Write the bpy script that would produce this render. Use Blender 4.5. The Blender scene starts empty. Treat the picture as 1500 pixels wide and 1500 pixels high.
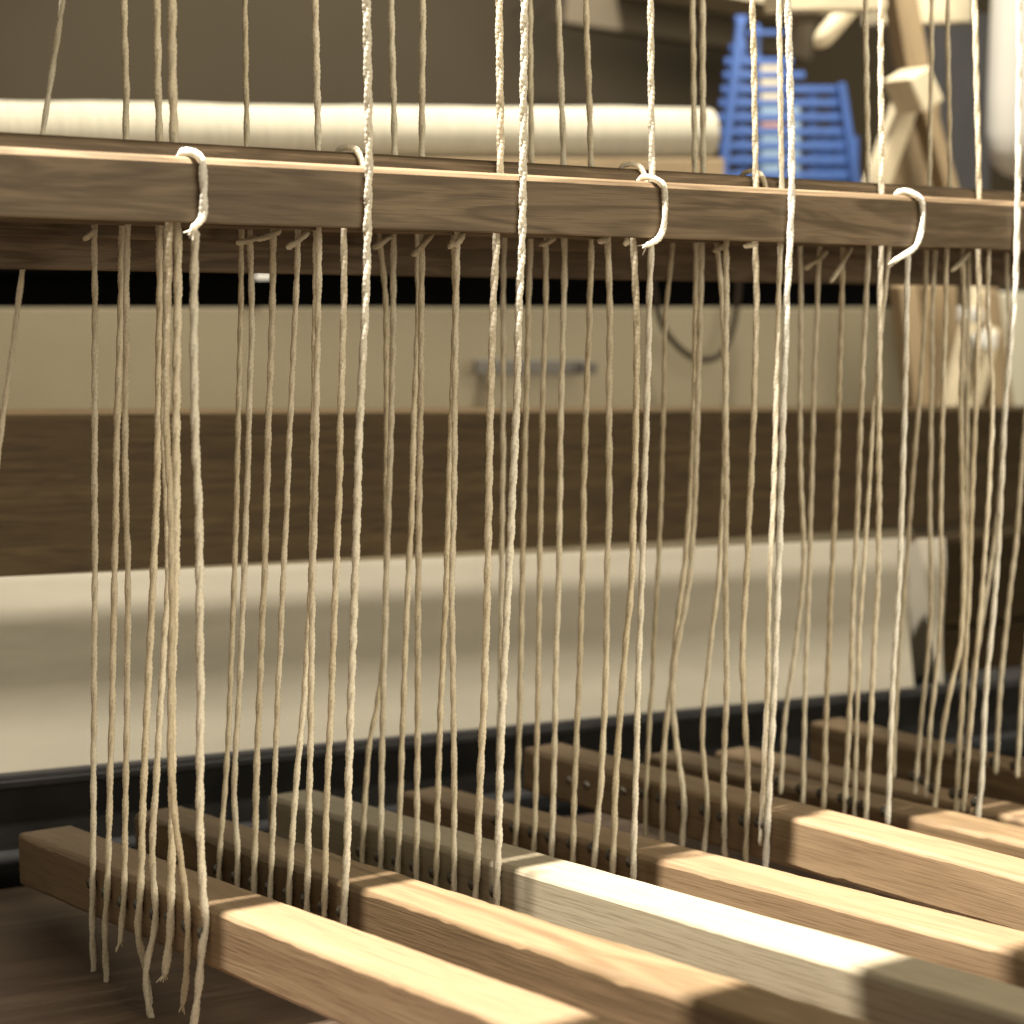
import bpy, bmesh, math, random
import numpy as np
from mathutils import Vector, Matrix
R = math.radians
random.seed(7)
S = bpy.context.scene
COL = S.collection

# ------------------------------------------------------------------ camera
F = 3000.0                                   # focal length in photo pixels (photo 1500 px wide)
YAW, PITCH, ROLL = R(36), math.atan(408/3000), R(1.9)
CAM = np.array([0, 0, .45])
fh = np.array([math.sin(YAW), math.cos(YAW), 0]); r0 = np.array([math.cos(YAW), -math.sin(YAW), 0]); zz = np.array([0, 0, 1.])
fw = fh*math.cos(PITCH) - zz*math.sin(PITCH); up0 = fh*math.sin(PITCH) + zz*math.cos(PITCH)
rt = r0*math.cos(ROLL) + up0*math.sin(ROLL); up = up0*math.cos(ROLL) - r0*math.sin(ROLL)
cd = bpy.data.cameras.new('camera'); cam = bpy.data.objects.new('camera', cd); COL.objects.link(cam)
cam.matrix_world = Matrix(((rt[0], up[0], -fw[0], CAM[0]), (rt[1], up[1], -fw[1], CAM[1]), (rt[2], up[2], -fw[2], CAM[2]), (0, 0, 0, 1)))
cd.sensor_width = 36; cd.lens = 36*F/1500; cd.clip_start = .05; cd.clip_end = 60
cd.dof.use_dof = True; cd.dof.focus_distance = 1.30; cd.dof.aperture_fstop = 6.2
S.camera = cam

# ------------------------------------------------------------------ light
W = bpy.data.worlds.new('World'); S.world = W; W.use_nodes = True
W.node_tree.nodes['Background'].inputs[0].default_value = (1.0, .89, .68, 1)
W.node_tree.nodes['Background'].inputs[1].default_value = .52
def lamp(name, kind, loc, power, color, size=None, target=None):
    l = bpy.data.lights.new(name, kind); o = bpy.data.objects.new(name, l); COL.objects.link(o)
    o.location = loc; l.energy = power; l.color = color
    if kind == 'AREA': l.shape = 'DISK'; l.size = size
    if kind == 'POINT': l.shadow_soft_size = size
    if target is not None: o.rotation_euler = (Vector(target)-Vector(loc)).to_track_quat('-Z', 'Y').to_euler()
    return o
k = lamp('ceiling_spot', 'SPOT', (.28, 1.165, 2.3), 1800, (1, .91, .79), None, (.92, 1.0, 0))
k.data.shadow_soft_size = .025; k.data.spot_size = R(60); k.data.spot_blend = .5
lamp('room_fill', 'AREA', (1.5, -1.2, 1.55), 150, (1, .90, .70), 2.6, (.8, 1.2, .3))  # added soft fill from the front right, no known lamp there
k = lamp('back_fill_spot', 'SPOT', (1.5, 1.6, 2.1), 330, (1, .93, .79), None, (1.5, 2.25, .5))  # added fill to brighten the background, not a known fixture
k.data.shadow_soft_size = .12; k.data.spot_size = R(66); k.data.spot_blend = .4
S.view_settings.view_transform = 'Standard'; S.view_settings.look = 'None'
S.view_settings.exposure = 0; S.view_settings.gamma = 1
try: S.cycles.max_bounces = 6; S.cycles.use_denoising = True
except Exception: pass

# ------------------------------------------------------------------ photo measurements -> places in the room
def ray(x, y): return fw + rt*(x-750)/F - up*(y-750)/F
def onv(x, y, v): d = ray(x, y); return CAM + d*(v-CAM[1])/d[1]      # on the vertical plane Y = v
def onu(x, y, u): d = ray(x, y); return CAM + d*(u-CAM[0])/d[0]      # on the vertical plane X = u
_d = ray(8400, 596); RX = np.array([_d[0], _d[1], 0]); RX /= np.linalg.norm(RX); RY = np.array([-RX[1], RX[0], 0])
def room(x, y, c): d = ray(x, y); return CAM + d*c/(d@RY)              # on a plane parallel to the cabinet front, c metres off

# ------------------------------------------------------------------ materials
def mat(name):
    m = bpy.data.materials.new(name); m.use_nodes = True
    return m, m.node_tree.nodes, m.node_tree.links, m.node_tree.nodes['Principled BSDF']
def wood(name, dark, light, rough=.5, grain=1.0, bump=.15, spec=.4, ring=.5):
    m, n, l, b = mat(name)
    tc = n.new('ShaderNodeTexCoord'); oi = n.new('ShaderNodeObjectInfo')
    add = n.new('ShaderNodeVectorMath'); add.operation = 'MULTIPLY_ADD'
    comb = n.new('ShaderNodeCombineXYZ')
    for i in range(3): l.new(oi.outputs['Random'], comb.inputs[i])
    l.new(comb.outputs[0], add.inputs[0]); add.inputs[1].default_value = (7, 3, 5); l.new(tc.outputs['Object'], add.inputs[2])
    def mapped(s):
        mp = n.new('ShaderNodeMapping'); mp.inputs['Scale'].default_value = s; l.new(add.outputs[0], mp.inputs[0]); return mp
    n1 = n.new('ShaderNodeTexNoise'); n1.inputs['Scale'].default_value = 1; n1.inputs['Detail'].default_value = 6; n1.inputs['Roughness'].default_value = .6
    l.new(mapped((5*grain, 130*grain, 130*grain)).outputs[0], n1.inputs['Vector'])
    n2 = n.new('ShaderNodeTexNoise'); n2.inputs['Scale'].default_value = 1; n2.inputs['Detail'].default_value = 3; n2.inputs['Distortion'].default_value = 1.2
    l.new(mapped((3*grain, 28*grain, 28*grain)).outputs[0], n2.inputs['Vector'])
    mul = n.new('ShaderNodeMath'); mul.operation = 'MULTIPLY'; l.new(n2.outputs['Fac'], mul.inputs[0]); mul.inputs[1].default_value = 22
    sn = n.new('ShaderNodeMath'); sn.operation = 'SINE'; l.new(mul.outputs[0], sn.inputs[0])
    mr = n.new('ShaderNodeMapRange'); l.new(sn.outputs[0], mr.inputs[0]); mr.inputs[1].default_value = -1
    mx = n.new('ShaderNodeMix'); mx.inputs[0].default_value = ring
    l.new(n1.outputs['Fac'], mx.inputs[2]); l.new(mr.outputs[0], mx.inputs[3])
    # pores
    n3 = n.new('ShaderNodeTexNoise'); n3.inputs['Scale'].default_value = 1; n3.inputs['Detail'].default_value = 2
    l.new(mapped((25, 900, 900)).outputs[0], n3.inputs['Vector'])
    rp = n.new('ShaderNodeValToRGB'); rp.color_ramp.elements[0].position = .25; rp.color_ramp.elements[1].position = .78
    rp.color_ramp.elements[0].color = (*dark, 1); rp.color_ramp.elements[1].color = (*light, 1)
    l.new(mx.outputs[0], rp.inputs[0])
    mc = n.new('ShaderNodeMix'); mc.data_type = 'RGBA'; mc.blend_type = 'MULTIPLY'; mc.inputs[0].default_value = .45
    r3 = n.new('ShaderNodeValToRGB'); r3.color_ramp.elements[0].position = .33; r3.color_ramp.elements[1].position = .5
    r3.color_ramp.elements[0].color = (.45, .4, .35, 1)
    l.new(n3.outputs['Fac'], r3.inputs[0]); l.new(rp.outputs[0], mc.inputs[6]); l.new(r3.outputs[0], mc.inputs[7])
    l.new(mc.outputs[2], b.inputs['Base Color'])
    bp = n.new('ShaderNodeBump'); bp.inputs['Strength'].default_value = bump; bp.inputs['Distance'].default_value = .001
    l.new(n3.outputs['Fac'], bp.inputs['Height']); l.new(bp.outputs[0], b.inputs['Normal'])
    b.inputs['Roughness'].default_value = rough; b.inputs['Specular IOR Level'].default_value = spec
    return m
def plain(name, col, rough=.6, var=.12, scale=40, bump=0., spec=.4, metal=0., stretch=(1, 1, 1), bscale=None):
    m, n, l, b = mat(name)
    tc = n.new('ShaderNodeTexCoord'); mp = n.new('ShaderNodeMapping'); mp.inputs['Scale'].default_value = stretch
    l.new(tc.outputs['Object'], mp.inputs[0])
    no = n.new('ShaderNodeTexNoise'); no.inputs['Scale'].default_value = scale; no.inputs['Detail'].default_value = 5
    l.new(mp.outputs[0], no.inputs['Vector'])
    rp = n.new('ShaderNodeValToRGB'); rp.color_ramp.elements[0].position = .3; rp.color_ramp.elements[1].position = .7
    rp.color_ramp.elements[0].color = (*[c*(1-var) for c in col], 1); rp.color_ramp.elements[1].color = (*[min(1, c*(1+var)) for c in col], 1)
    l.new(no.outputs['Fac'], rp.inputs[0]); l.new(rp.outputs[0], b.inputs['Base Color'])
    if bump:
        nb = n.new('ShaderNodeTexNoise'); nb.inputs['Scale'].default_value = bscale or scale*6; nb.inputs['Detail'].default_value = 4
        l.new(mp.outputs[0], nb.inputs['Vector'])
        bp = n.new('ShaderNodeBump'); bp.inputs['Strength'].default_value = bump; bp.inputs['Distance'].default_value = .002
        l.new(nb.outputs['Fac'], bp.inputs['Height']); l.new(bp.outputs[0], b.inputs['Normal'])
    b.inputs['Roughness'].default_value = rough; b.inputs['Specular IOR Level'].default_value = spec; b.inputs['Metallic'].default_value = metal
    return m
def cordmat(name, col, trans=.35):
    m, n, l, b = mat(name)
    tc = n.new('ShaderNodeTexCoord'); no = n.new('ShaderNodeTexNoise'); no.inputs['Scale'].default_value = 700; no.inputs['Detail'].default_value = 3
    l.new(tc.outputs['Object'], no.inputs['Vector'])
    rp = n.new('ShaderNodeValToRGB'); rp.color_ramp.elements[0].position = .3; rp.color_ramp.elements[1].position = .6
    rp.color_ramp.elements[0].color = (*[c*.80 for c in col], 1); rp.color_ramp.elements[1].color = (*col, 1)
    l.new(no.outputs['Fac'], rp.inputs[0])
    oi = n.new('ShaderNodeObjectInfo'); tr_ = n.new('ShaderNodeValToRGB')          # each cord its own age and tone
    tr_.color_ramp.elements[0].color = (.88, .85, .78, 1); tr_.color_ramp.elements[1].color = (1, 1, 1, 1); tr_.color_ramp.elements[1].position = .8
    l.new(oi.outputs['Random'], tr_.inputs[0])
    n2 = n.new('ShaderNodeTexNoise'); n2.inputs['Scale'].default_value = 22; l.new(tc.outputs['Object'], n2.inputs['Vector'])
    r2 = n.new('ShaderNodeValToRGB'); r2.color_ramp.elements[0].position = .35; r2.color_ramp.elements[0].color = (.92, .90, .86, 1); r2.color_ramp.elements[1].position = .55
    l.new(n2.outputs['Fac'], r2.inputs[0])
    m1 = n.new('ShaderNodeMix'); m1.data_type = 'RGBA'; m1.blend_type = 'MULTIPLY'; m1.inputs[0].default_value = 1
    m2 = n.new('ShaderNodeMix'); m2.data_type = 'RGBA'; m2.blend_type = 'MULTIPLY'; m2.inputs[0].default_value = 1
    l.new(rp.outputs[0], m1.inputs[6]); l.new(tr_.outputs[0], m1.inputs[7]); l.new(m1.outputs[2], m2.inputs[6]); l.new(r2.outputs[0], m2.inputs[7])
    l.new(m2.outputs[2], b.inputs['Base Color'])
    bp = n.new('ShaderNodeBump'); bp.inputs['Strength'].default_value = .3; bp.inputs['Distance'].default_value = .0006
    l.new(no.outputs['Fac'], bp.inputs['Height']); l.new(bp.outputs[0], b.inputs['Normal'])
    b.inputs['Roughness'].default_value = .8; b.inputs['Specular IOR Level'].default_value = .2
    tr = n.new('ShaderNodeBsdfTranslucent'); l.new(m2.outputs[2], tr.inputs[0])
    ms = n.new('ShaderNodeMixShader'); ms.inputs[0].default_value = trans
    l.new(b.outputs[0], ms.inputs[1]); l.new(tr.outputs[0], ms.inputs[2]); l.new(ms.outputs[0], n['Material Output'].inputs['Surface'])
    return m
M = dict(
    lam=wood('lam_oak', (.080, .056, .032), (.165, .120, .074), .5, 1.7, .12, .2, .4),
    treadle=wood('treadle_beech', (.165, .112, .064), (.215, .152, .090), .5, .8, .15, .35, .4),
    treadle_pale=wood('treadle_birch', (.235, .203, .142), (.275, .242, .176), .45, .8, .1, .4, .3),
    treadle_dark=wood('treadle_oak', (.11, .074, .039), (.178, .123, .069), .5, .9, .2, .35, .5),
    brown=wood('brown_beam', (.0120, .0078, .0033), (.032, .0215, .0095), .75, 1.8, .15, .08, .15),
    floor=wood('dark_floor_board', (.085, .058, .042), (.14, .10, .072), .55, .5, .1, .3, .4),
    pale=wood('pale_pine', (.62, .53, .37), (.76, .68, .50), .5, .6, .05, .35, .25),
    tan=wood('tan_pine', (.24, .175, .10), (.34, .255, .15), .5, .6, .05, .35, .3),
    rail=plain('blackened_rail', (.0085, .0080, .0075), .8, .3, 30, .1, .05),
    black=plain('shade_black', (.007, .007, .007), .9, .2, 40, 0, .03),  # near-black, stands in for shade in the recess, beam-end gap and floor strip
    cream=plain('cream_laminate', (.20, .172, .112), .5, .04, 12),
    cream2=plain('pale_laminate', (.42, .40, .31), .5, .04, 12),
    metal=plain('brushed_handle', (.10, .092, .08), .5, .1, 60, 0, .4, 0, (1, 20, 20)),
    sheet=plain('white_sheet', (.265, .245, .195), .55, .07, 7, .05, .4, 0, (1, 4, 4), 14),
    canvas=plain('cream_canvas', (.42, .39, .315), .85, .10, 1, .5, .2, 0, (260, 25, 25), 1),
    wall=plain('brown_wall', (.038, .0285, .0155), .9, .08, 3),
    wall2=plain('shelf_edge', (.12, .096, .065), .8, .08, 3),
    charcoal=plain('charcoal_cloth', (.035, .034, .036), .8, .2, 10),
    cloth=plain('white_cloth', (.62, .61, .57), .8, .03, 9),
    blue=plain('blue_plastic', (.050, .112, .34), .4, .08, 30),
    paleblue=plain('pale_blue_plastic', (.33, .46, .60), .4, .08, 30),
    cable=plain('black_cable', (.02, .014, .008), .7, .1, 40, 0, .15),
    peg=plain('dark_peg', (.05, .042, .032), .22, .2, 200, 0, .7),
    steel=plain('steel_screw', (.35, .33, .30), .3, .2, 200, 0, .5, 1),
    white=plain('white_paper', (.8, .8, .76), .7, .02),
    orange=plain('orange_paper', (.6, .2, .08), .7, .02),
    cord=cordmat('cotton_cord', (.93, .88, .75), .5),
    cord_white=cordmat('white_cord', (.92, .90, .83), .45),
)

# ------------------------------------------------------------------ building helpers
def tag(o, label=None, cat=None, group=None, kind=None):
    if label: o['label'] = label
    if cat: o['category'] = cat
    if group: o['group'] = group
    if kind: o['kind'] = kind
    return o
def empty(name, loc):
    o = bpy.data.objects.new(name, None); COL.objects.link(o); o.location = loc; o.empty_display_size = .02
    return o
def link(name, me, m, mw=None, parent=None):
    o = bpy.data.objects.new(name, me); COL.objects.link(o)
    me.materials.append(m)
    if mw is not None: o.matrix_world = mw
    if parent is not None:
        o.parent = parent; o.matrix_parent_inverse = Matrix.Translation(parent.location).inverted()
    return o
def frame(p, x, z=(0, 0, 1)):
    x = Vector(x).normalized(); z = Vector(z); y = z.cross(x).normalized(); z = x.cross(y)
    return Matrix(((x.x, y.x, z.x, p[0]), (x.y, y.y, z.y, p[1]), (x.z, y.z, z.z, p[2]), (0, 0, 0, 1)))
def boxmesh(lo, hi, bev=.002, seg=2):
    bm = bmesh.new(); bmesh.ops.create_cube(bm, size=1)
    for v in bm.verts: v.co = Vector([lo[i] + (v.co[i]+.5)*(hi[i]-lo[i]) for i in range(3)])
    if bev:
        bmesh.ops.bevel(bm, geom=bm.edges[:], offset=bev, segments=seg, affect='EDGES', profile=.6)
    me = bpy.data.meshes.new('box'); bm.to_mesh(me); bm.free()
    return me
def smooth(me):
    for p in me.polygons: p.use_smooth = True
    return me
def bar(name, p, q, w, h, m, parent=None, bev=.003, z=(0, 0, 1)):
    """square-sectioned bar whose axis runs from p to q (local X = grain)"""
    L = float(np.linalg.norm(np.array(q)-np.array(p)))
    return link(name, boxmesh((0, -w/2, -h/2), (L, w/2, h/2), bev), m, frame(p, np.array(q)-np.array(p), z), parent)
def prism(name, prof, u0, u1, m, parent=None, tilt=0., sm=True, closed=True, sh0=0., sh1=0.):
    """profile of (v, z) points swept along X from u0 to u1; tilt = rise in z per metre of X"""
    n = len(prof); zm = max(p[1] for p in prof)
    rows = [(u0, sh0)] + ([(u, 0.) for u in np.linspace(u0+.1, u1-.1, 14)] if u1-u0 > .5 else []) + [(u1, sh1)]
    vs = []
    for u, sh in rows:
        for p in prof:
            x = u-u0+sh*(zm-p[1]); vs.append((x, p[0], p[1]+tilt*x))
    N = len(rows)
    fs = [(k*n+i, k*n+(i+1) % n, (k+1)*n+(i+1) % n, (k+1)*n+i) for k in range(N-1) for i in range(n if closed else n-1)]
    if closed: fs += [tuple(range(n))[::-1], tuple(range((N-1)*n, N*n))]
    me = bpy.data.meshes.new(name); me.from_pydata(vs, [], fs); me.update()
    bm = bmesh.new(); bm.from_mesh(me); bmesh.ops.recalc_face_normals(bm, faces=bm.faces); bm.to_mesh(me); bm.free()
    if sm:
        for p in me.polygons: p.use_smooth = len(p.vertices) == 4
        bm = bmesh.new(); bm.from_mesh(me)
        for e in bm.edges:
            if len(e.link_faces) == 2 and (any(len(f.verts) != 4 for f in e.link_faces) or e.calc_face_angle() > .6): e.smooth = False
        bm.to_mesh(me); bm.free()
    return link(name, me, m, Matrix.Translation((u0, 0, 0)), parent)
def spline(pts, step):
    """Catmull-Rom through 3D points, resampled every step metres"""
    P = np.array(pts, float); P = np.vstack([2*P[0]-P[1], P, 2*P[-1]-P[-2]]); out = []
    for i in range(1, len(P)-2):
        a, b, c, d = P[i-1:i+3]; n = max(2, int(np.linalg.norm(c-b)/.004)); t = np.linspace(0, 1, n, endpoint=False)[:, None]
        m0 = (c-a)/2; m1 = (d-b)/2
        lim = np.linalg.norm(c-b)
        for mm in (m0, m1):
            k = np.linalg.norm(mm)
            if k > lim: mm *= lim/k
        out.append((2*t**3-3*t**2+1)*b + (t**3-2*t**2+t)*m0 + (-2*t**3+3*t**2)*c + (t**3-t**2)*m1)
    out = np.vstack(out+[P[-2:-1]])
    s = np.r_[0, np.cumsum(np.linalg.norm(np.diff(out, axis=0), axis=1))]
    q = np.arange(0, s[-1], step)
    return np.stack([np.interp(q, s, out[:, k]) for k in range(3)], 1), q
def wornbar(L, w, h, seed, r=.0034, amp=.0005):
    """bar from (0,0,-h) to (L,w,0) whose long edges are rubbed and nicked"""
    rg = np.random.default_rng(seed); xs = np.r_[0, .0022, np.arange(.012, L-.01, .009), L-.0022, L]
    cor = [(0, 0, 1, -1), (w, 0, -1, -1), (w, -h, -1, 1), (0, -h, 1, 1)]        # y, z, inward directions
    kx = np.arange(0, L+.1, .03); fine = [rg.normal(0, 1, len(xs)) for _ in cor]
    wav = [np.interp(xs, kx, rg.normal(0, 1, len(kx))) for _ in cor]
    dent = [np.where(rg.random(len(xs)) < .05, rg.uniform(.5, 1.6, len(xs)), 0) for _ in cor]
    V, n = [], 12
    for i, x in enumerate(xs):
        ins = .0020 if i in (0, len(xs)-1) else 0
        for c, (y, z, dy, dz) in enumerate(cor):
            rr = max(.0012, r + amp*(.45*fine[c][i]+.9*wav[c][i]+1.6*dent[c][i])) + ins*.3
            p = [(y, z+dz*rr), (y+dy*rr*.3, z+dz*rr*.3), (y+dy*rr, z)]
            if c in (1, 3): p = p[::-1]
            V += [(x, a+(ins if a < w/2 else -ins), b-(ins if b > -h/2 else -ins)) for a, b in p]
    fs = [(i*n+j, i*n+(j+1) % n, (i+1)*n+(j+1) % n, (i+1)*n+j) for i in range(len(xs)-1) for j in range(n)]
    fs += [tuple(range(n))[::-1], tuple(range((len(xs)-1)*n, len(xs)*n))]
    me = bpy.data.meshes.new('bar'); me.from_pydata(V, [], fs)
    bm = bmesh.new(); bm.from_mesh(me); bmesh.ops.recalc_face_normals(bm, faces=bm.faces)
    for f in bm.faces: f.smooth = len(f.verts) == 4 and min(e.calc_length() for e in f.edges) < .0045 and max(abs(f.normal.y), abs(f.normal.z)) < .985
    for e in bm.edges:
        if len(e.link_faces) == 2 and any(len(f.verts) > 4 for f in e.link_faces): e.smooth = False
    bm.to_mesh(me); bm.free()
    return me
def tubes(name, C, rad, sides=6, extra=None):
    """one mesh of several swept tubes; C: list of (n,3) centre lines, rad: list of (n,) radii"""
    V, Fc, off = [], [], 0
    for c, r in zip(C, rad):
        n = len(c); T = np.gradient(c, axis=0); T /= np.linalg.norm(T, axis=1)[:, None]+1e-12
        ref = np.array([.3, .9, .1]) if abs(T[:, 2]).mean() > .5 else np.array([.1, .2, 1.])
        A = np.cross(T, ref); A /= np.linalg.norm(A, axis=1)[:, None]; B = np.cross(T, A)
        th = np.arange(sides)*2*math.pi/sides
        ring = c[:, None] + r[:, None, None]*(A[:, None]*np.cos(th)[None, :, None] + B[:, None]*np.sin(th)[None, :, None])
        V.append(ring.reshape(-1, 3))
        i = np.arange(n-1)[:, None]*sides; j = np.arange(sides)[None]; j2 = (j+1) % sides
        Fc.append((np.stack([i+j, i+j2, i+sides+j2, i+sides+j], -1)+off).reshape(-1, 4))
        off += n*sides
    V = np.vstack(V); Fc = np.vstack(Fc)
    me = bpy.data.meshes.new(name)
    me.vertices.add(len(V)); me.vertices.foreach_set('co', V.ravel())
    me.loops.add(Fc.size); me.loops.foreach_set('vertex_index', Fc.ravel())
    me.polygons.add(len(Fc)); me.polygons.foreach_set('loop_start', np.arange(len(Fc))*4)
    me.update(calc_edges=True)
    me.polygons.foreach_set('use_smooth', np.ones(len(Fc), bool))
    return me
def cordmesh(name, pts, w, fray=False, step=.0013, pitch=None):
    c, q = spline(pts, step); rng = np.random.default_rng(int(abs(hash((round(pts[0][0], 4), round(pts[0][2], 4), len(pts)))) % 2**31))
    c = c + np.stack([np.interp(q, np.arange(0, q[-1]+.03, .022), rng.normal(0, .00014, len(np.arange(0, q[-1]+.03, .022)))) for _ in range(3)], 1)*np.array([1, 1, 0])
    T = np.gradient(c, axis=0); T /= np.linalg.norm(T, axis=1)[:, None]+1e-12
    ref = np.array([.3, .9, .1]) if abs(T[:, 2]).mean() > .5 else np.array([.1, .2, 1.])
    A = np.cross(T, ref); A /= np.linalg.norm(A, axis=1)[:, None]; B = np.cross(T, A)
    pitch = pitch or rng.uniform(.036, .052)
    ph = 2*math.pi*(q/pitch) + rng.uniform(0, 6.28) + .8*np.sin(q/.11+rng.uniform(0, 6))
    off = w*.125; rr = w*.385
    cs, rs = [], []
    for k in (0, 1):
        a = ph + k*math.pi
        cs.append(c + off*(A*np.cos(a)[:, None]+B*np.sin(a)[:, None]))
        r = rr*(1+.10*np.sin(2*math.pi*q/.0036+k*math.pi)+.06*np.interp(q, np.arange(0, q[-1]+.01, .006), rng.normal(0, 1, len(np.arange(0, q[-1]+.01, .006)))))
        r[:2] *= np.array([.3, .8]); r[-2:] *= np.array([.8, .3])
        rs.append(r)
    if fray:                                             # unravelled end: a few loose yarns
        e = c[-1]; t = T[-1]
        for k in range(5):
            d = t + rng.normal(0, .45, 3); d /= np.linalg.norm(d)
            L = rng.uniform(.004, .008); s = np.linspace(0, 1, 6)
            cs.append(e - t*.002 + d*L*s[:, None]); rs.append(np.linspace(.0007, .0003, 6))
    return tubes(name, cs, rs)

# ================================================================== SETTING
# floor, slightly out of level as the loom stands
bm = bmesh.new()
fl = boxmesh((-3, -3, -.05), (3, 3, 0), 0)
floor = link('floor', fl, M['floor'], Matrix.Translation((.56, 1.40, -.043)) @ Matrix.Rotation(R(2.2), 4, 'Y'))
tag(floor, kind='structure')
p = room(700, 100, 3.3)
wall = link('wall', boxmesh((-3.2, 0, -.6), (3.2, .1, 3.0), 0), M['wall'], frame((p[0], p[1], -.2), RX))
tag(wall, kind='structure')

# ================================================================== BACK OF THE LOOM
# dark cross rail behind the treadle ends
def tilted(pl, pr): return (pr[2]-pl[2])/(pr[0]-pl[0])
a, b = onv(0, 1142, 1.452), onv(1340, 1013, 1.452); s = tilted(a, b); zt = a[2]-s*(a[0]-.1)
d = Vector((1, 0, s))
t = empty('cross_rail', (.1, 1.452, zt))
link('rail', boxmesh((0, 0, -.17), (1.9, .055, 0), .003), M['rail'], frame((.1, 1.462, zt), d), t)
link('rail_cap', boxmesh((0, -.004, 0), (1.9, -.0005, .006), .001), M['rail'], frame((.1, 1.462, zt-.010), d), t)
link('floor_shade_slab', boxmesh((0, 0, -.13), (1.9, .06, -.058), .003), M['black'], frame((.1, 1.40, zt), d), t)  # black slab added over the lit floor strip so it stays dark
tag(t, 'dark blue-black cross rail low down behind the treadle ends', 'rail')
# white sheet covered beam: lit upper slope, upright face, flared foot
a, b = onv(0, 845, 1.462), onv(1341, 787, 1.462); s = tilted(a, b); u0 = .1
def prof(dz=0., back=0.):
    z0 = a[2]-s*(a[0]-u0)
    base = [(1.56, -.085), (1.50, -.030), (1.475, -.007), (1.462, 0), (1.4618, -.003)]
    v, zq = 1.4618, -.003
    while zq > -.158:                                   # the sheet's face: slightly belly-shaped, soft changes of slope
        f = lambda a, b: min(1, max(0, (-zq-a)/(b-a)))
        v += .004*(-.03 + .154*f(.019, .036) - .130*f(.082, .128)); zq -= .004
        base.append((v, zq))
    base += [(v, -.20), (1.56, -.20)]
    return [(v+back, z0+z+dz) for v, z in base]
t = empty('covered_beam', (u0, 1.5, a[2]-.1))
prism('sheet_cover', prof(), u0, 1.568, M['sheet'], t, s, sh1=.22)
end = onv(1400, 785, 1.47)
prism('end_cover', [(v, z+s*(1.602-u0)) for v, z in prof(-.002, .004)], 1.590, 1.632, M['sheet'], t, s, sh0=.36, sh1=.13)
prism('gap_shade_block', [(v+.03*(v < 1.495)-.01*(v > 1.55), z+s*1.45-.008) for v, z in prof()], 1.55, 1.60, M['black'], t, s)  # black block standing in for the shade inside the end gap
tag(t, 'long white sheet covered beam with bright rounded top behind the cords', 'beam')
# wide brown beam above it
a, b = onv(0, 607, 1.6), onv(1500, 600, 1.6); s = tilted(a, b)
t = empty('back_beam', (.2, 1.6, a[2]))
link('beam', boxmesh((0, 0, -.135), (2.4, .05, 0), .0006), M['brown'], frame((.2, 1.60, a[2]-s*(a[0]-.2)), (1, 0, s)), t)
tag(t, 'wide dark brown wooden beam running below the cream drawer front', 'beam')
a, b = onv(1420, 790, 1.66), onv(1500, 907, 1.66)
t = empty('side_beam', (1.55, 1.66, 0))
link('upper_board', boxmesh((1.55, 1.66, b[2]+.002), (2.5, 1.71, a[2]), .002), M['brown'], Matrix(), t)
link('lower_board', boxmesh((1.55, 1.655, -.25), (2.5, 1.71, b[2]-.002), .002), M['brown'], Matrix(), t)
for x, y in ((1455, 985), (1470, 1088)):
    q = onv(x, y, 1.654); me = bpy.data.meshes.new('bolt'); bm = bmesh.new()
    bmesh.ops.create_uvsphere(bm, u_segments=12, v_segments=8, radius=.008); bm.to_mesh(me); bm.free()
    link('bolt', smooth(me), M['peg'], Matrix.Translation(q), t)
tag(t, 'dark brown board with dark bolts at the right edge behind the white beam', 'board')

# ================================================================== CABINET BEHIND
def rbox(name, x0, y0, x1, y1, c, th, m, parent=None, bev=.002, yref=None):
    """box whose front face covers that rectangle on the room plane c, th metres deep"""
    p00, p10, p01, p11 = room(x0, y0, c), room(x1, y0, c), room(x0, y1, c), room(x1, y1, c)
    bot = (p01[2]+p11[2])/2
    px = (p10-p00); px[2] = 0
    L = float(px@RX); sl = (p10[2]-p00[2])/L
    h = (p00[2]+p10[2])/2-bot
    return link(name, boxmesh((0, 0, -h), (L, th, 0), bev), m, frame(p00, RX+np.array([0, 0, sl])), parent)
C0 = 2.42
t = empty('cabinet', room(650, 600, C0))
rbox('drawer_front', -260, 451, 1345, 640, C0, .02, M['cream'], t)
rbox('recess_shade_panel', -300, 330, 1700, 480, C0+.16, .02, M['black'], t)  # black sheet in place of the shadow above the drawer
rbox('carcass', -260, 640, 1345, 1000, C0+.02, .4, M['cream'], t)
rbox('cabinet_top', -300, 290, 1700, 385, C0-.01, .14, M['black'], t)
h = rbox('handle', 697, 527, 868, 549, C0-.030, .010, M['metal'], t, .002)
for x in (712, 850):
    k = rbox('handle_post', x-10, 529, x+10, 547, C0-.0205, .0205, M['metal'], h, .001)
tag(t, 'cabinet with a cream drawer front and grey bar handle behind the loom', 'cabinet')
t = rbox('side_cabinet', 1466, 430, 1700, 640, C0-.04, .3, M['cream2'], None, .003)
tag(t, 'pale cabinet side at the right edge next to the wooden stand', 'cabinet')
# hanging cable loop
pts = [room(x, y, C0-.03) for x, y in ((955, 395), (958, 430), (972, 480), (1000, 514), (1030, 527), (1056, 518), (1072, 485), (1080, 440), (1083, 395))]
c, q = spline(pts, .004)
t = link('cable', tubes('cable', [c], [np.full(len(c), .0042)], 8), M['cable'])
tag(t, 'dark cable hanging in a loop over the cream drawer front', 'cable')
for (x0, y0, x1, y1), lab in (((374, 401, 398, 409), 'small white card peeking from the dark gap above the drawer'), ((1460, 429, 1474, 440), 'tiny white tag in the dark gap near the right edge')):
    tag(rbox('card', x0, y0, x1, y1, C0-.012-.02*(x0 > 1000), .003, M['white'], None, .0005), lab, 'card')

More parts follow.
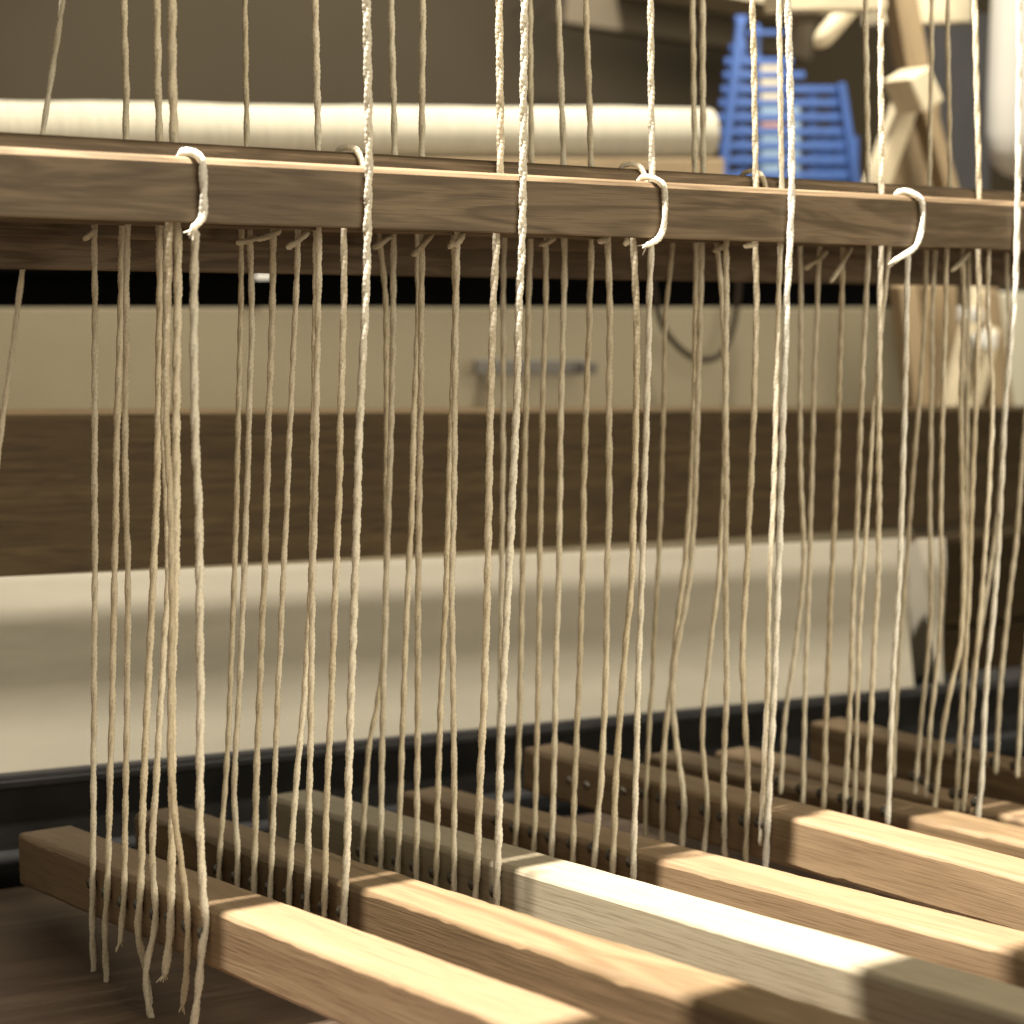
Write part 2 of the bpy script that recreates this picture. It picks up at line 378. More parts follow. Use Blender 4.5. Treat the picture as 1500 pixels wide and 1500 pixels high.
# ================================================================== UPPER BACKGROUND
# rolled cream cloth
a, b = room(-200, 190, 2.25), room(1036, 197, 2.25)
ax = b-a; L = float(np.linalg.norm(ax)); Rr = .0305
nu, nt = 90, 40; rng = np.random.default_rng(5); V = []
for i in range(nu):
    x = L*i/(nu-1); rr = Rr*(1+.03*math.sin(x*9)+.018*math.sin(x*23+1)+.01*math.sin(x*61))
    for j in range(nt):
        th = 2*math.pi*j/nt; V.append((x, rr*math.cos(th), rr*math.sin(th)*(1.0)))
fs = [(i*nt+j, i*nt+(j+1) % nt, (i+1)*nt+(j+1) % nt, (i+1)*nt+j) for i in range(nu-1) for j in range(nt)]
me = bpy.data.meshes.new('cloth'); me.from_pydata(V, [], [f[::-1] for f in fs]); smooth(me)
t = empty('cloth_roll', a)
link('rolled_cloth', me, M['canvas'], frame(a, ax), t)
V = []; ns = 5
for k in range(ns):                                        # spiral end: stepped layers
    rr = Rr*(1-.16*k); xx = -.004*(k % 2)+.002
    V += [(L+xx, rr*math.cos(2*math.pi*j/nt), rr*math.sin(2*math.pi*j/nt)) for j in range(nt)]
fs = [(k*nt+j, k*nt+(j+1) % nt, (k+1)*nt+(j+1) % nt, (k+1)*nt+j) for k in range(ns-1) for j in range(nt)] + [tuple((ns-1)*nt+j for j in range(nt))]
me = bpy.data.meshes.new('end'); me.from_pydata(V, [], fs)
link('roll_end', me, M['canvas'], frame(a, ax), t)
tag(t, 'cream cloth rolled on a beam above the front lam bar', 'cloth roll')
t = rbox('roll_support', 560, 232, 1062, 330, 2.22, .06, M['tan'])
tag(t, 'brown wooden board under the right end of the rolled cream cloth', 'board')
# shelf band along the wall and its pale edge
t = empty('wall_shelf', room(1000, 20, 3.0))
pL, pR = room(820, 33, 3.1), room(1180, 88, 3.1)
bar('shelf_bracket', pL+np.array([0, 0, .035]), pR+np.array([0, 0, .035]), .05, .075, M['wall2'], t)
pL, pR = room(930, -18, 3.0), room(1200, 30, 3.0)
bar('shelf_board', pL+np.array([0, 0, .012]), pR+np.array([0, 0, .012]), .18, .03, M['pale'], t)
tag(t, 'pale shelf edge on the dark wall above the blue basket', 'shelf')
c, q = spline([room(x, y, 3.0) for x, y in ((748, 22), (765, 5), (790, -15), (820, -40))], .01)
c2, _ = spline([room(x, y, 2.99) for x, y in ((780, 26), (800, 8), (812, -20), (816, -50))], .01)
t = link('wire', tubes('wire', [c, c2], [np.full(len(c), .003), np.full(len(c2), .003)], 6), M['cable'])
tag(t, 'thin dark wire ends dangling at the top of the dark wall', 'wire')

# blue slatted basket
t = empty('slatted_basket', room(1150, 270, 2.45)); CB = 2.45
rows = [(28, 1078, 1096), (70, 1070, 1094), (90, 1063, 1162), (110, 1061, 1180), (131, 1058, 1230), (151, 1055, 1231), (172, 1052, 1236),
        (193, 1052, 1241), (214, 1054, 1245), (235, 1056, 1249), (257, 1052, 1255), (279, 1052, 1258)]
for y, x0, x1 in rows:
    rbox('slat', x0, y-5.5, x1, y+5.5, CB, .006, M['blue'], t, .002)
BR = ((1085, 30, 1053, 300), (1232, 122, 1258, 300))
for x0, y0, x1, y1 in BR:
    p, q = room(x0, y0, CB-.004), room(x1, y1, CB-.004)
    bar('side_rail', p, q, .011, .008, M['blue'], t, .002, z=tuple(-RY))
rbox('slat', 1096, 44, 1150, 51, CB, .006, M['blue'], t, .001)
for i, (x0, y0, x1, y1) in enumerate(((1080, 50, 1094, 300), (1106, 35, 1114, 300), (1146, 84, 1156, 300), (1186, 128, 1196, 300), (1220, 128, 1229, 300))):
    rbox('upright', x0, y0, x1, y1, CB+.009, .006, M['blue'], t, .001)
rbox('back_wall', 1108, 150, 1172, 300, CB+.10, .004, M['paleblue'], t, .001)
rbox('back_wall', 1112, 96, 1150, 150, CB+.12, .004, M['pale'], t, .001)
rbox('paper_strip', 1115, 180, 1160, 186, CB+.06, .003, M['orange'], t, .0005)
rbox('side_wall', 1246, 200, 1258, 300, CB+.02, .12, M['blue'], t, .001)
tag(t, 'blue plastic slatted basket standing beyond the front lam bar', 'basket')

# wooden trestle stand with a bright top block
t = empty('trestle_stand', room(1330, 285, 2.15)); CT = 2.15
def rbar(name, x0, y0, x1, y1, wpx, c, m, th=.03, bev=.003, parent=None):
    p, q = room(x0, y0, c), room(x1, y1, c)
    w = wpx*c/F*1.05
    return bar(name, p, q, w, th, m, parent, bev, z=tuple(-RY))
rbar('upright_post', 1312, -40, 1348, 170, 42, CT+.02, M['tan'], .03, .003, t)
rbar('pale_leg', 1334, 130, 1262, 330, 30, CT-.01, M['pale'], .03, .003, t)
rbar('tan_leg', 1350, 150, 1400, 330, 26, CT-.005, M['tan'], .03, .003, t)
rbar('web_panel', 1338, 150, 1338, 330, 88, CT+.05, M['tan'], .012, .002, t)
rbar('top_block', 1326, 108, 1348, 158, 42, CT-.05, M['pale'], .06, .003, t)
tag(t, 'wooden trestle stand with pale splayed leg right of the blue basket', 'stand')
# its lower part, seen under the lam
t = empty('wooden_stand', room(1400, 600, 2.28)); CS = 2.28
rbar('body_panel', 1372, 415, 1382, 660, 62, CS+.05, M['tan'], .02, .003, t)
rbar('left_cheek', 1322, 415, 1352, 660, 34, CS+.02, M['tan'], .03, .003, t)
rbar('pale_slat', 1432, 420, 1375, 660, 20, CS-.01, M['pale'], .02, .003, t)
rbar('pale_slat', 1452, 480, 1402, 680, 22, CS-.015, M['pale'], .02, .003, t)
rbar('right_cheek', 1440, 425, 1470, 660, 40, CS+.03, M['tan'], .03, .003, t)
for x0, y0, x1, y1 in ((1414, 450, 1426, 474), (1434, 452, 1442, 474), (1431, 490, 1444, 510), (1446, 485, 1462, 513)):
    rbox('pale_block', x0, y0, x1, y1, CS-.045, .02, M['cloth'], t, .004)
tag(t, 'wooden stand with pale slanting slats behind the rightmost cords', 'stand')

# dowel, bright shelf, dark post, white bundle
p, q = room(1275, -25, 2.1), room(1194, 70, 2.1)
t = link('dowel', tubes('dowel', [np.linspace(p, q, 24)], [np.r_[np.full(19, .0115), .0112, .0105, .009, .006, .0005]], 14), M['pale'])
tag(t, 'rounded pale wooden dowel pointing down at the top right', 'dowel')
t = rbox('upper_board', 1292, -60, 1425, 34, 2.30, .05, M['pale'])
tag(t, 'bright pale board end at the top edge above the trestle stand', 'board')
t = rbox('shelf_board', 1150, -80, 1300, 14, 2.0, .05, M['pale'])
tag(t, 'blurred pale board across the top edge above the dowel', 'board')
t = rbox('fabric_panel', 1358, 20, 1452, 420, 2.6, .03, M['charcoal'])
tag(t, 'charcoal fabric panel between the trestle stand and the white bundle', 'panel')
# white cloth bundle: hanging rounded sack
q = room(1521, 264, 2.2); nt = 36; V = []
pr = [(1.26*a_, 1.3*b_) for a_, b_ in ((0, .0), (.022, .001), (.036, .005), (.046, .013), (.0515, .026), (.054, .045), (.055, .08), (.056, .14), (.057, .22), (.056, .32))]
for i, (rr, zq) in enumerate(pr):
    for j in range(nt):
        th = 2*math.pi*j/nt; k = rr*(1+.035*math.sin(5*th+i*.2)+.02*math.sin(9*th+1))
        V.append((k*math.cos(th), k*math.sin(th), zq))
fs = [(i*nt+j, i*nt+(j+1) % nt, (i+1)*nt+(j+1) % nt, (i+1)*nt+j) for i in range(len(pr)-1) for j in range(nt)]
me = bpy.data.meshes.new('bundle'); me.from_pydata(V, [], fs); smooth(me)
t = link('cloth_bundle', me, M['cloth'], Matrix.Translation(q))
tag(t, 'blurred white cloth bundle hanging at the top right edge', 'cloth')

# ================================================================== LAM BARS
V0, PITCHV, LT, LH = 1.0579, .0228, .0165, .0374
ZL = .4872
drop = {0: 0, 1: -.0085, 2: .002, 3: -.002, 4: .001, 5: .003, 6: -.001, 7: .002, 8: .012, 9: .033, 10: .034, 11: .033, 12: .033}
def lamz(j): return ZL-drop[j]
lam_lab = {0: 'front wooden lam bar with a bright lit top edge and cords looped over it',
           1: 'second lam bar, its top edge showing just above the front lam bar',
           8: 'lam bar hung slightly low, its lower edge showing under the front lam bar',
           9: 'lowest lam bar, its dark face and underside showing beneath the front lam bar'}
bm = bmesh.new()                              # worn top edges: a wide flat chamfer, small ones below
lp = [(.0058, 0), (.0018, -.0014), (0, -.0040), (0, -LH+.001), (.001, -LH), (LT-.001, -LH), (LT, -LH+.001), (LT, -.003), (LT-.004, 0)]
ring = [[bm.verts.new((x, p[0], p[1])) for p in lp] for x in (0, 1.75)]
for i in range(len(lp)): bm.faces.new((ring[0][i], ring[0][(i+1) % len(lp)], ring[1][(i+1) % len(lp)], ring[1][i]))
bm.faces.new(ring[0][::-1]); bm.faces.new(ring[1]); bmesh.ops.recalc_face_normals(bm, faces=bm.faces)
lam_me = bpy.data.meshes.new('lam'); bm.to_mesh(lam_me); bm.free()
lam_me.materials.append(M['lam'])
for j in range(13):
    o = bpy.data.objects.new('lam_bar', lam_me); COL.objects.link(o)
    o.location = (.12+random.uniform(-.03, .03), V0+.0026+j*PITCHV, lamz(j))
    tag(o, lam_lab.get(j, 'wooden lam bar almost hidden inside the stack behind the front lam bar'), 'lam bar', 'lam bars stacked one behind another')
upper_me = boxmesh((0, 0, -LH), (1.75, .0193, 0), .001, 1); upper_me.materials.append(M['lam'])
for j in range(13):                          # unseen upper lams, spaced and thickened to block lamp light through the lower gaps
    o = bpy.data.objects.new('upper_shade_lam', upper_me); COL.objects.link(o)
    o.location = (.12+random.uniform(-.03, .03), 1.0922+j*.0195, .735)
    tag(o, 'unseen upper lam bar added to shade the stack of lower lams', 'lam bar', 'unseen shading upper lam bars')
# breast beam above the weaver's knees: its shade ends the lit stretch of the treadles
t = bar('breast_beam', (-.4, .70, .70), (2.4, .70, .70), .302, .05, M['treadle'])
tag(t, 'wooden breast beam above the front of the treadles', 'beam')

# ================================================================== TREADLES
TW, TH = .042, .0375
UT = [.5517, .6486, .7664, .8828, 1.0083, 1.1331, 1.2357, 1.345]
TE = [((25, 1220), (720, 1490)), ((195, 1190), (985, 1455)), ((390, 1165), (1230, 1412)), ((585, 1160), (1450, 1386)),
      ((765, 1095), (1500, 1287)), ((945, 1105), (1500, 1235)), ((1045, 1100), (1500, 1200)), ((1185, 1057), (1500, 1133))]
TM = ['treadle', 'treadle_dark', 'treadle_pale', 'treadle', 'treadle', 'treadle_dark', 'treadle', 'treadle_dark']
TL = ['leftmost wooden treadle, cord tails hanging down its side, lit golden toward the front',
      'second wooden treadle from the left, darker grain on its side face',
      'palest wooden treadle, almost white lit top, third from the left',
      'slim wooden treadle just right of the palest one',
      'raised wooden treadle with two screws in its rear end',
      'sixth treadle from the left, rising behind the raised one with screws',
      'treadle at the right edge with only a short lit tip showing',
      'darkest treadle far back at the right, its rear end highest in the row']
TP = ['leftmost treadle', 'second treadle', 'palest treadle', 'slim treadle right of the palest', 'raised treadle with screws', 'treadle behind the raised one', 'treadle at the right edge', 'dark rear treadle at far right']
tre = []
for k in range(8):
    u = UT[k]; a, b = onu(*TE[k][0], u), onu(*TE[k][1], u)
    ax = b-a; L = float(np.linalg.norm(ax)); ax = ax/L
    LL = (a[1]-.33)/abs(ax[1])
    t = empty('treadle', a)
    # local X runs toward the weaver, local Y = +u side
    mw = frame(a, ax)
    me = wornbar(LL, TW, TH, 40+k, .0034, (.0004, .0008, .0003, .0004, .0004, .0006, .0004, .0006)[k])
    o = link('beam', me, M[TM[k]], mw, t)
    if k == 4:
        for x, y in ((834, 1143), (859, 1150), (912, 1158)):
            q = onu(x, y, u-.0004); bm = bmesh.new()
            bmesh.ops.create_cone(bm, cap_ends=True, segments=14, radius1=.0042, radius2=.003, depth=.0022)
            me = bpy.data.meshes.new('screw'); bm.to_mesh(me); bm.free()
            link('screw', smooth(me), M['steel'], Matrix.Translation(q) @ Matrix.Rotation(R(-90), 4, 'Y'), t)
    tag(t, TL[k], 'treadle', 'treadles side by side under the lam bars')
    tre.append((a, ax))
def treadle_top(k, v): a, ax = tre[k]; return a[2]+ax[2]*(v-a[1])/ax[1]

# ================================================================== CORDS
# (treadle, polyline in photo pixels, flags)   flags: up = continues above the lam, w = width mm, hole = y of the peg, hook = loop over the front lam
CORDS = [
 (0, [(138, 340), (139, 450), (139, 610), (139, 830), (138, 1000), (137, 1150), (136, 1300), (135, 1370), (137, 1420), (134, 1436)], dict(hole=1298, w=4.2, fray=1)),
 (0, [(181, -90), (182, 0), (185, 200), (178, 345), (177, 450), (172, 610), (170, 750), (168, 830), (165, 1000), (161, 1150), (157, 1310), (153, 1370), (156, 1430), (155, 1447)], dict(hole=1312, w=4.4, fray=1)),
 (0, [(187, 345), (185, 450), (184, 610), (184, 750), (187, 830), (186, 1000), (184, 1150), (182, 1310), (178, 1360), (176, 1384)], dict(hole=1326, w=4.2, fray=1)),
 (0, [(230, -90), (230, 0), (233, 225), (233, 345), (234, 450), (232, 610), (230, 700), (225, 830), (217, 1000), (211, 1150), (205, 1310), (203, 1370), (212, 1410), (217, 1450), (226, 1512)], dict(hole=1330, w=4.8)),
 (0, [(244, 345), (243, 450), (240, 610), (245, 750), (246, 850), (240, 950), (235, 1030), (228, 1150), (223, 1250), (228, 1340), (224, 1372), (214, 1420), (216, 1465), (224, 1505)], dict(hole=1342, w=4.4)),
 (0, [(252, -90), (252, 0), (255, 205), (260, 345), (260, 450), (258, 610), (258, 750), (257, 850), (252, 1000), (252, 1150), (251, 1300), (249, 1370), (241, 1432)], dict(hole=1348, w=5.4, fray=1)),
 (0, [(248, 345), (246, 450), (244, 610), (250, 750), (252, 900), (250, 1100), (257, 1200), (265, 1260), (275, 1350), (273, 1430), (267, 1476)], dict(hole=1360, w=4.3, fray=1)),
 (0, [(286, 336), (285, 360), (284, 450), (285, 600), (291, 750), (292, 850), (293, 1000), (293, 1200), (297, 1300), (302, 1360), (296, 1385), (290, 1450), (282, 1515)], dict(hole=1372, w=5.2, hook=[(283, 232), (289, 226), (296, 232), (298, 246), (299, 280), (298, 311), (294, 323), (285, 332), (279, 344)])),
 (1, [(360, -90), (359, 0), (361, 212), (354, 345), (353, 450), (349, 610), (346, 750), (343, 850), (338, 1000), (330, 1150), (322, 1250), (320, 1297)], dict(hole=1278, w=4.0)),
 (1, [(366, 350), (369, 450), (365, 610), (361, 750), (357, 850), (351, 1000), (343, 1150), (348, 1250), (347, 1312)], dict(hole=1288, w=4.2)),
 (1, [(400, 342), (399, 450), (394, 610), (390, 750), (387, 850), (381, 1000), (375, 1150), (372, 1325)], dict(hole=1296, w=4.6)),
 (1, [(437, 342), (433, 450), (425, 610), (420, 750), (415, 850), (408, 1000), (402, 1150), (395, 1335)], dict(hole=1304, w=4.0)),
 (1, [(462, -90), (462, 0), (466, 220), (463, 342), (462, 450), (460, 610), (458, 750), (456, 850), (447, 1000), (437, 1110), (428, 1220), (422, 1345)], dict(hole=1312, w=4.4)),
 (1, [(467, 342), (466, 450), (463, 610), (461, 750), (458, 850), (456, 1000), (453, 1150), (451, 1250), (449, 1355)], dict(hole=1322, w=4.4)),
 (1, [(504, 340), (504, 450), (499, 610), (496, 750), (492, 850), (486, 1000), (480, 1150), (477, 1250), (475, 1362)], dict(hole=1332, w=4.4, loop=(515, 222))),
 (1, [(536, -90), (537, 0), (540, 200), (539, 330), (535, 450), (527, 610), (523, 750), (520, 850), (515, 1000), (512, 1100), (508, 1250), (502, 1365)], dict(hole=1340, w=5.2, front=1)),
 (2, [(556, 350), (562, 400), (565, 450), (566, 610), (566, 750), (566, 850), (563, 950), (553, 1030), (540, 1100), (533, 1200), (530, 1275)], dict(hole=1250, w=4.2)),
 (2, [(572, -90), (573, 0), (578, 225), (577, 345), (576, 450), (573, 610), (569, 750), (566, 850), (562, 1000), (559, 1120), (557, 1285)], dict(hole=1258, w=4.6)),
 (2, [(612, 348), (613, 450), (606, 610), (603, 750), (598, 850), (592, 1000), (587, 1150), (582, 1300)], dict(hole=1264, w=4.4)),
 (2, [(619, -90), (619, 0), (618, 230), (618, 348), (617, 450), (616, 610), (614, 750), (613, 850), (612, 1000), (611, 1150), (609, 1310)], dict(hole=1272, w=4.6)),
 (2, [(665, 348), (667, 450), (661, 610), (657, 750), (654, 850), (647, 1000), (642, 1150), (638, 1318)], dict(hole=1282, w=4.4)),
 (2, [(670, 348), (668, 450), (666, 610), (665, 750), (662, 850), (664, 1000), (665, 1150), (665, 1325)], dict(hole=1290, w=4.4)),
 (2, [(731, -90), (731, 0), (733, 250), (728, 342), (722, 450), (718, 610), (716, 750), (714, 850), (710, 1000), (703, 1150), (696, 1335)], dict(hole=1300, w=5.2)),
 (2, [(767, -90), (768, 0), (766, 250), (765, 345), (760, 450), (757, 580), (750, 750), (745, 850), (737, 1000), (732, 1150), (727, 1340)], dict(hole=1310, w=5.4, front=1)),
 (3, [(739, 345), (737, 450), (737, 580), (736, 750), (735, 850), (733, 1000), (731, 1100), (730, 1230)], dict(hole=1205, w=4.2)),
 (3, [(776, -90), (776, 0), (778, 243), (777, 345), (774, 450), (771, 580), (767, 750), (765, 850), (762, 1000), (758, 1150), (755, 1245)], dict(hole=1215, w=4.6)),
 (3, [(800, 345), (799, 450), (795, 580), (792, 750), (790, 850), (788, 1000), (785, 1150), (782, 1252)], dict(hole=1222, w=4.3)),
 (3, [(817, -90), (818, 0), (826, 246), (827, 345), (826, 450), (822, 580), (820, 750), (818, 850), (814, 1000), (811, 1150), (808, 1262)], dict(hole=1230, w=4.6)),
 (3, [(857, -90), (858, 0), (866, 250), (866, 345), (864, 450), (859, 580), (855, 750), (853, 850), (848, 1000), (842, 1150), (839, 1268)], dict(hole=1238, w=4.6)),
 (3, [(890, 345), (893, 450), (892, 580), (892, 750), (889, 850), (887, 1000), (881, 1130), (869, 1275)], dict(hole=1246, w=4.8)),
 (3, [(927, 346), (932, 450), (932, 580), (928, 750), (925, 850), (912, 1000), (902, 1150), (897, 1285)], dict(hole=1256, w=5.0, loop=(930, 252))),
 (3, [(953, -90), (953, 0), (955, 262), (954, 352), (951, 450), (948, 580), (943, 750), (940, 850), (935, 1000), (931, 1150), (927, 1295)], dict(hole=1266, w=4.8, hook=[(958, 270), (965, 264), (972, 270), (974, 285), (974, 310), (972, 334), (965, 349), (955, 356), (943, 361)])),
 (4, [(985, 365), (976, 450), (972, 580), (968, 750), (963, 850), (955, 1000), (947, 1150), (945, 1242)], dict(hole=1165, w=4.0)),
 (4, [(1013, -90), (1014, 0), (1018, 258), (1020, 350), (1019, 450), (1017, 580), (1013, 700), (1006, 800), (996, 880), (983, 1000), (972, 1110), (970, 1242)], dict(hole=1172, w=4.8)),
 (4, [(1029, -90), (1029, 0), (1030, 258), (1028, 350), (1026, 450), (1022, 580), (1017, 750), (1008, 860), (990, 960), (985, 1020), (990, 1080), (1002, 1180), (998, 1248)], dict(hole=1182, w=5.0)),
 (4, [(1050, 352), (1057, 430), (1062, 580), (1060, 700), (1052, 850), (1040, 950), (1030, 1050), (1029, 1090), (1036, 1180), (1030, 1258)], dict(hole=1190, w=4.2)),
 (4, [(1064, 352), (1064, 450), (1063, 580), (1064, 700), (1063, 850), (1064, 1000), (1060, 1150), (1062, 1262)], dict(hole=1200, w=4.8)),
 (4, [(1103, -90), (1103, 0), (1107, 265), (1106, 355), (1108, 450), (1105, 580), (1100, 700), (1093, 850), (1088, 950), (1091, 1050), (1095, 1150), (1092, 1272)], dict(hole=1206, w=4.8, loop=(1106, 267))),
 (4, [(1141, -90), (1141, 0), (1145, 265), (1143, 365), (1140, 450), (1136, 610), (1132, 750), (1127, 850), (1124, 1000), (1118, 1150), (1114, 1240)], dict(hole=1208, w=4.2)),
 (4, [(1154, -90), (1155, 20), (1160, 250), (1158, 340), (1152, 450), (1148, 580), (1143, 750), (1140, 850), (1134, 1000), (1127, 1150), (1121, 1275)], dict(hole=1212, w=5.4, front=1)),
 (5, [(1172, 365), (1173, 450), (1172, 580), (1173, 700), (1177, 830), (1165, 950), (1150, 1050), (1143, 1165)], dict(hole=1148, w=4.2)),
 (5, [(1200, 372), (1197, 450), (1192, 580), (1188, 750), (1185, 850), (1180, 1000), (1176, 1180)], dict(hole=1158, w=4.2)),
 (5, [(1235, 375), (1233, 450), (1229, 580), (1223, 750), (1218, 850), (1212, 1000), (1206, 1190)], dict(hole=1165, w=4.6)),
 (5, [(1267, -90), (1268, 0), (1272, 278), (1273, 358), (1268, 450), (1262, 580), (1256, 750), (1251, 850), (1246, 1000), (1237, 1195)], dict(hole=1172, w=4.6)),
 (5, [(1290, -90), (1290, 0), (1291, 280), (1291, 362), (1289, 450), (1288, 580), (1287, 750), (1286, 850), (1278, 1000), (1268, 1205)], dict(hole=1182, w=4.8)),
 (5, [(1302, 375), (1292, 470), (1281, 580), (1271, 750), (1264, 850), (1258, 950), (1255, 1080), (1252, 1200)], dict(hole=1178, w=3.8)),
 (5, [(1330, 372), (1328, 450), (1326, 580), (1321, 750), (1317, 850), (1308, 1000), (1300, 1210)], dict(hole=1192, w=4.8, hook=[(1333, 291), (1341, 284), (1349, 291), (1352, 308), (1352, 325), (1348, 345), (1341, 362), (1325, 373), (1306, 385)])),
 (6, [(1364, -90), (1365, 0), (1361, 283), (1357, 370), (1355, 450), (1347, 580), (1337, 700), (1330, 800), (1322, 900), (1315, 1000), (1308, 1140)], dict(hole=1128, w=4.2)),
 (6, [(1370, 372), (1366, 450), (1365, 580), (1362, 750), (1364, 850), (1360, 950), (1350, 1050), (1340, 1165)], dict(hole=1140, w=4.2)),
 (6, [(1388, -90), (1388, 0), (1391, 285), (1387, 368), (1385, 450), (1382, 580), (1378, 750), (1380, 850), (1375, 950), (1364, 1050), (1356, 1170)], dict(hole=1146, w=4.2)),
 (6, [(1410, 378), (1412, 450), (1408, 580), (1410, 750), (1412, 850), (1407, 940), (1390, 1020), (1380, 1080), (1368, 1190)], dict(hole=1158, w=4.6)),
 (6, [(1427, -90), (1428, 0), (1434, 285), (1433, 370), (1434, 430), (1430, 580), (1425, 700), (1420, 850), (1415, 950), (1408, 1050), (1400, 1195)], dict(hole=1166, w=4.8)),
 (6, [(1449, 368), (1447, 450), (1454, 580), (1450, 700), (1440, 850), (1427, 1000), (1411, 1190)], dict(hole=1165, w=4.2)),
 (6, [(1494, -90), (1493, 50), (1491, 290), (1490, 350), (1485, 450), (1472, 600), (1465, 750), (1455, 900), (1445, 1000), (1437, 1150), (1431, 1205)], dict(hole=1178, w=5.0, front=1)),
 (7, [(1420, 375), (1418, 500), (1416, 700), (1414, 850), (1410, 1000), (1406, 1120)], dict(hole=1105, w=4.0)),
 (7, [(1475, 380), (1478, 500), (1470, 620), (1462, 750), (1440, 900), (1425, 1000), (1416, 1125)], dict(hole=1108, w=4.0)),
 (7, [(1518, 380), (1512, 500), (1500, 640), (1490, 780), (1476, 900), (1466, 1000), (1458, 1135)], dict(hole=1118, w=4.4)),
 (7, [(1545, 380), (1540, 500), (1530, 640), (1518, 780), (1508, 900), (1498, 1000), (1490, 1140)], dict(hole=1124, w=4.4)),
]
STUBS = [(120, 352, 140, 334), (345, 356, 378, 348), (374, 352, 412, 338), (418, 364, 452, 340), (545, 364, 572, 346), (602, 376, 634, 342), (656, 366, 668, 342), (664, 362, 681, 342),
         (790, 360, 814, 346), (874, 354, 894, 348), (914, 360, 920, 348), (1044, 368, 1064, 356), (1090, 360, 1110, 357), (1178, 394, 1212, 368), (1216, 414, 1247, 362), (1392, 398, 1420, 370)]
STUBS = [(s, min(range(len(CORDS)), key=lambda i: min(abs(p[0]-(s[0]+s[2])/2)+abs(p[1]-350)*.3 for p in CORDS[i][1]))) for s in STUBS]
peg_bm = bmesh.new(); bmesh.ops.create_cone(peg_bm, cap_ends=True, segments=12, radius1=.0048, radius2=.0038, depth=.005)
bmesh.ops.bevel(peg_bm, geom=[e for e in peg_bm.edges if len(e.link_faces) == 2 and e.calc_face_angle() > .8], offset=.001, segments=2, affect='EDGES')
peg_me = bpy.data.meshes.new('anchor_peg'); peg_bm.to_mesh(peg_me); peg_bm.free(); smooth(peg_me); peg_me.materials.append(M['peg'])
ORD = ['first', 'second', 'third', 'fourth', 'fifth', 'sixth', 'seventh', 'eighth', 'ninth']
count = {}
tot = {k: sum(1 for c in CORDS if c[0] == k) for k in range(8)}
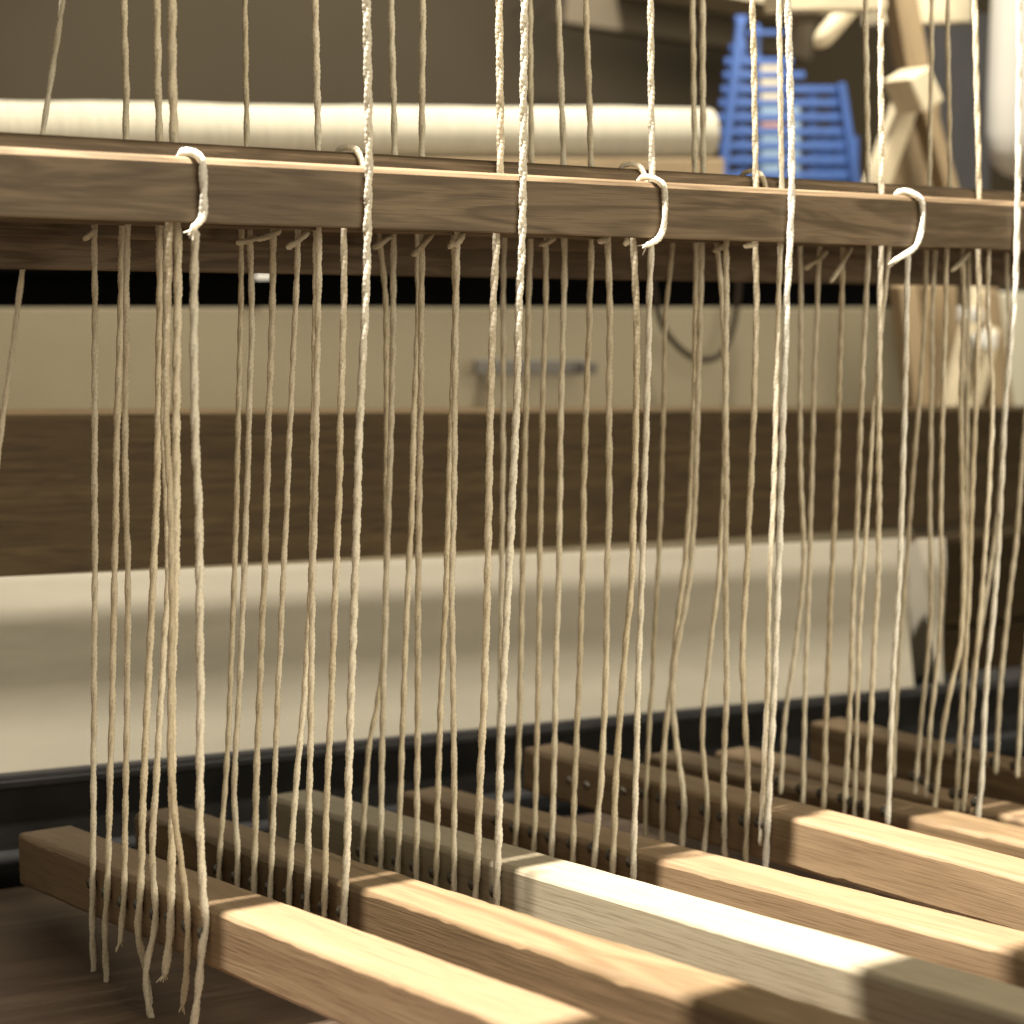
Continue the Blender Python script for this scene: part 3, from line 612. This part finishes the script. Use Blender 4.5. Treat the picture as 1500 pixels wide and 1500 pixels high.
for ci, (k, pts, o) in enumerate(CORDS):
    n = count.get(k, 0); count[k] = n+1
    w = o['w']/1000*1.0
    uf = UT[k]-.0035
    xh = np.interp(o['hole'], [p[1] for p in pts if p[1] > 300], [p[0] for p in pts if p[1] > 300])
    hp = onu(xh, o['hole'], uf); vb = hp[1]
    fr = o.get('front') or o.get('hook')
    j = int(np.clip(round((vb-V0)/PITCHV), 1, 7)) if not fr else 0
    vt = V0+j*PITCHV - (.0002 if not fr else .0004)
    if o.get('hook'): vt = V0 + .0105 if pts[0][1] < 0 else V0+.008
    def vat(y):
        if y <= 352: return vt
        if y >= o['hole']: return vb
        return vt+(vb-vt)*(y-352)/(o['hole']-352)
    P3 = [onv(x, y, vat(y)) for x, y in pts]
    m = M['cord_white'] if fr else M['cord']
    if o.get('hook') and pts[0][1] < 0:                       # rises behind the front lam
        P3 = [onv(x, y, (V0+PITCHV-.0003) if y <= 340 else vat(y)) for x, y in pts]
    if pts[0][1] > 0 and not o.get('hook'):                   # starts in a hole just inside the lam stack
        P3 = [np.array([P3[0][0], P3[0][1], .462])] + P3
    root = empty('tie_cord', (hp[0], hp[1], hp[2]))
    link('cord', cordmesh('cord', P3, w, o.get('fray')), m, Matrix(), root)
    # anchor peg on the treadle's side face
    zc = treadle_top(k, vb)-TH*.55
    q = bpy.data.objects.new('anchor_peg', peg_me); COL.objects.link(q)
    q.matrix_world = Matrix.Translation((UT[k]-.0020, vb+.0052, hp[2])) @ Matrix.Rotation(R(-90), 4, 'Y')
    q.parent = root; q.matrix_parent_inverse = Matrix.Translation(root.location).inverted()
    if o.get('hook'):
        H = o['hook']; vf = V0-.0002
        h3 = []
        top = onv(*H[1], vf)
        h3.append(np.array([top[0]-.002, V0+.0026+LT+.002, ZL-.006]))
        h3.append(np.array([top[0]-.002, V0+.0026+LT*.75, ZL+.0022]))
        h3.append(np.array([top[0]-.0005, V0+.0035, ZL+.0020]))
        for x, y in H[2:]: h3.append(onv(x, y, vf-.0006))
        link('loop', cordmesh('loop', h3, w*.95, True), M['cord_white'], Matrix(), root)
    if o.get('loop'):
        x, y = o['loop']; v1 = V0+PITCHV+.0026
        pz = onv(x, y, v1+.004); zb = lamz(1)
        h3 = [np.array([pz[0]-.006, v1+LT+.001, zb-.008]), np.array([pz[0]-.004, v1+LT*.7, zb+.0022]), np.array([pz[0]+.001, v1+.001, zb+.002]), np.array([pz[0]+.004, v1-.0035, zb-.010]), np.array([pz[0]+.004, v1-.0035, zb-.022])]
        link('loop', cordmesh('loop', h3, .0040), M['cord'], Matrix(), root)
    for s, i in STUBS:
        if i == ci:
            vv = vt-.004 if vt > V0+.006 else vt-.003
            a, b = onv(s[2], s[3], vv), onv(s[0], s[1], vv)
            link('knot_tail', cordmesh('knot_tail', [a, (a+b)/2+np.array([0, -.001, -.0005]), b], .0044), M['cord'], Matrix(), root)
    extra = ''
    if o.get('hook'): extra = ', looped over the front lam'
    elif o.get('front'): extra = ', bright white in front of the front lam'
    elif o.get('fray'): extra = ', with a frayed tail'
    elif pts[0][1] < 0: extra = ', rising above the lams'
    pos = 'leftmost' if n == 0 else ('rightmost' if n == tot[k]-1 else ORD[n]+' from left')
    if pos.endswith('left'): lab = f'{ORD[n]} cord from left on {TP[k]}{extra}'
    else: lab = f'{pos} cord on {TP[k]}{extra}'
    tag(root, lab, 'cord', 'white cords tying the treadles to the lams')
# lone cord slanting across the far left, well behind the lams
P3 = [onv(x, y, 1.36) for x, y in ((100, -80), (92, 0), (63, 192), (33, 395), (20, 500), (3, 620), (-14, 760))]
t = link('slanting_cord', cordmesh('slanting_cord', P3, .0042), M['cord'])
tag(t, 'lone thin cord slanting down across the far left behind the lams', 'cord')
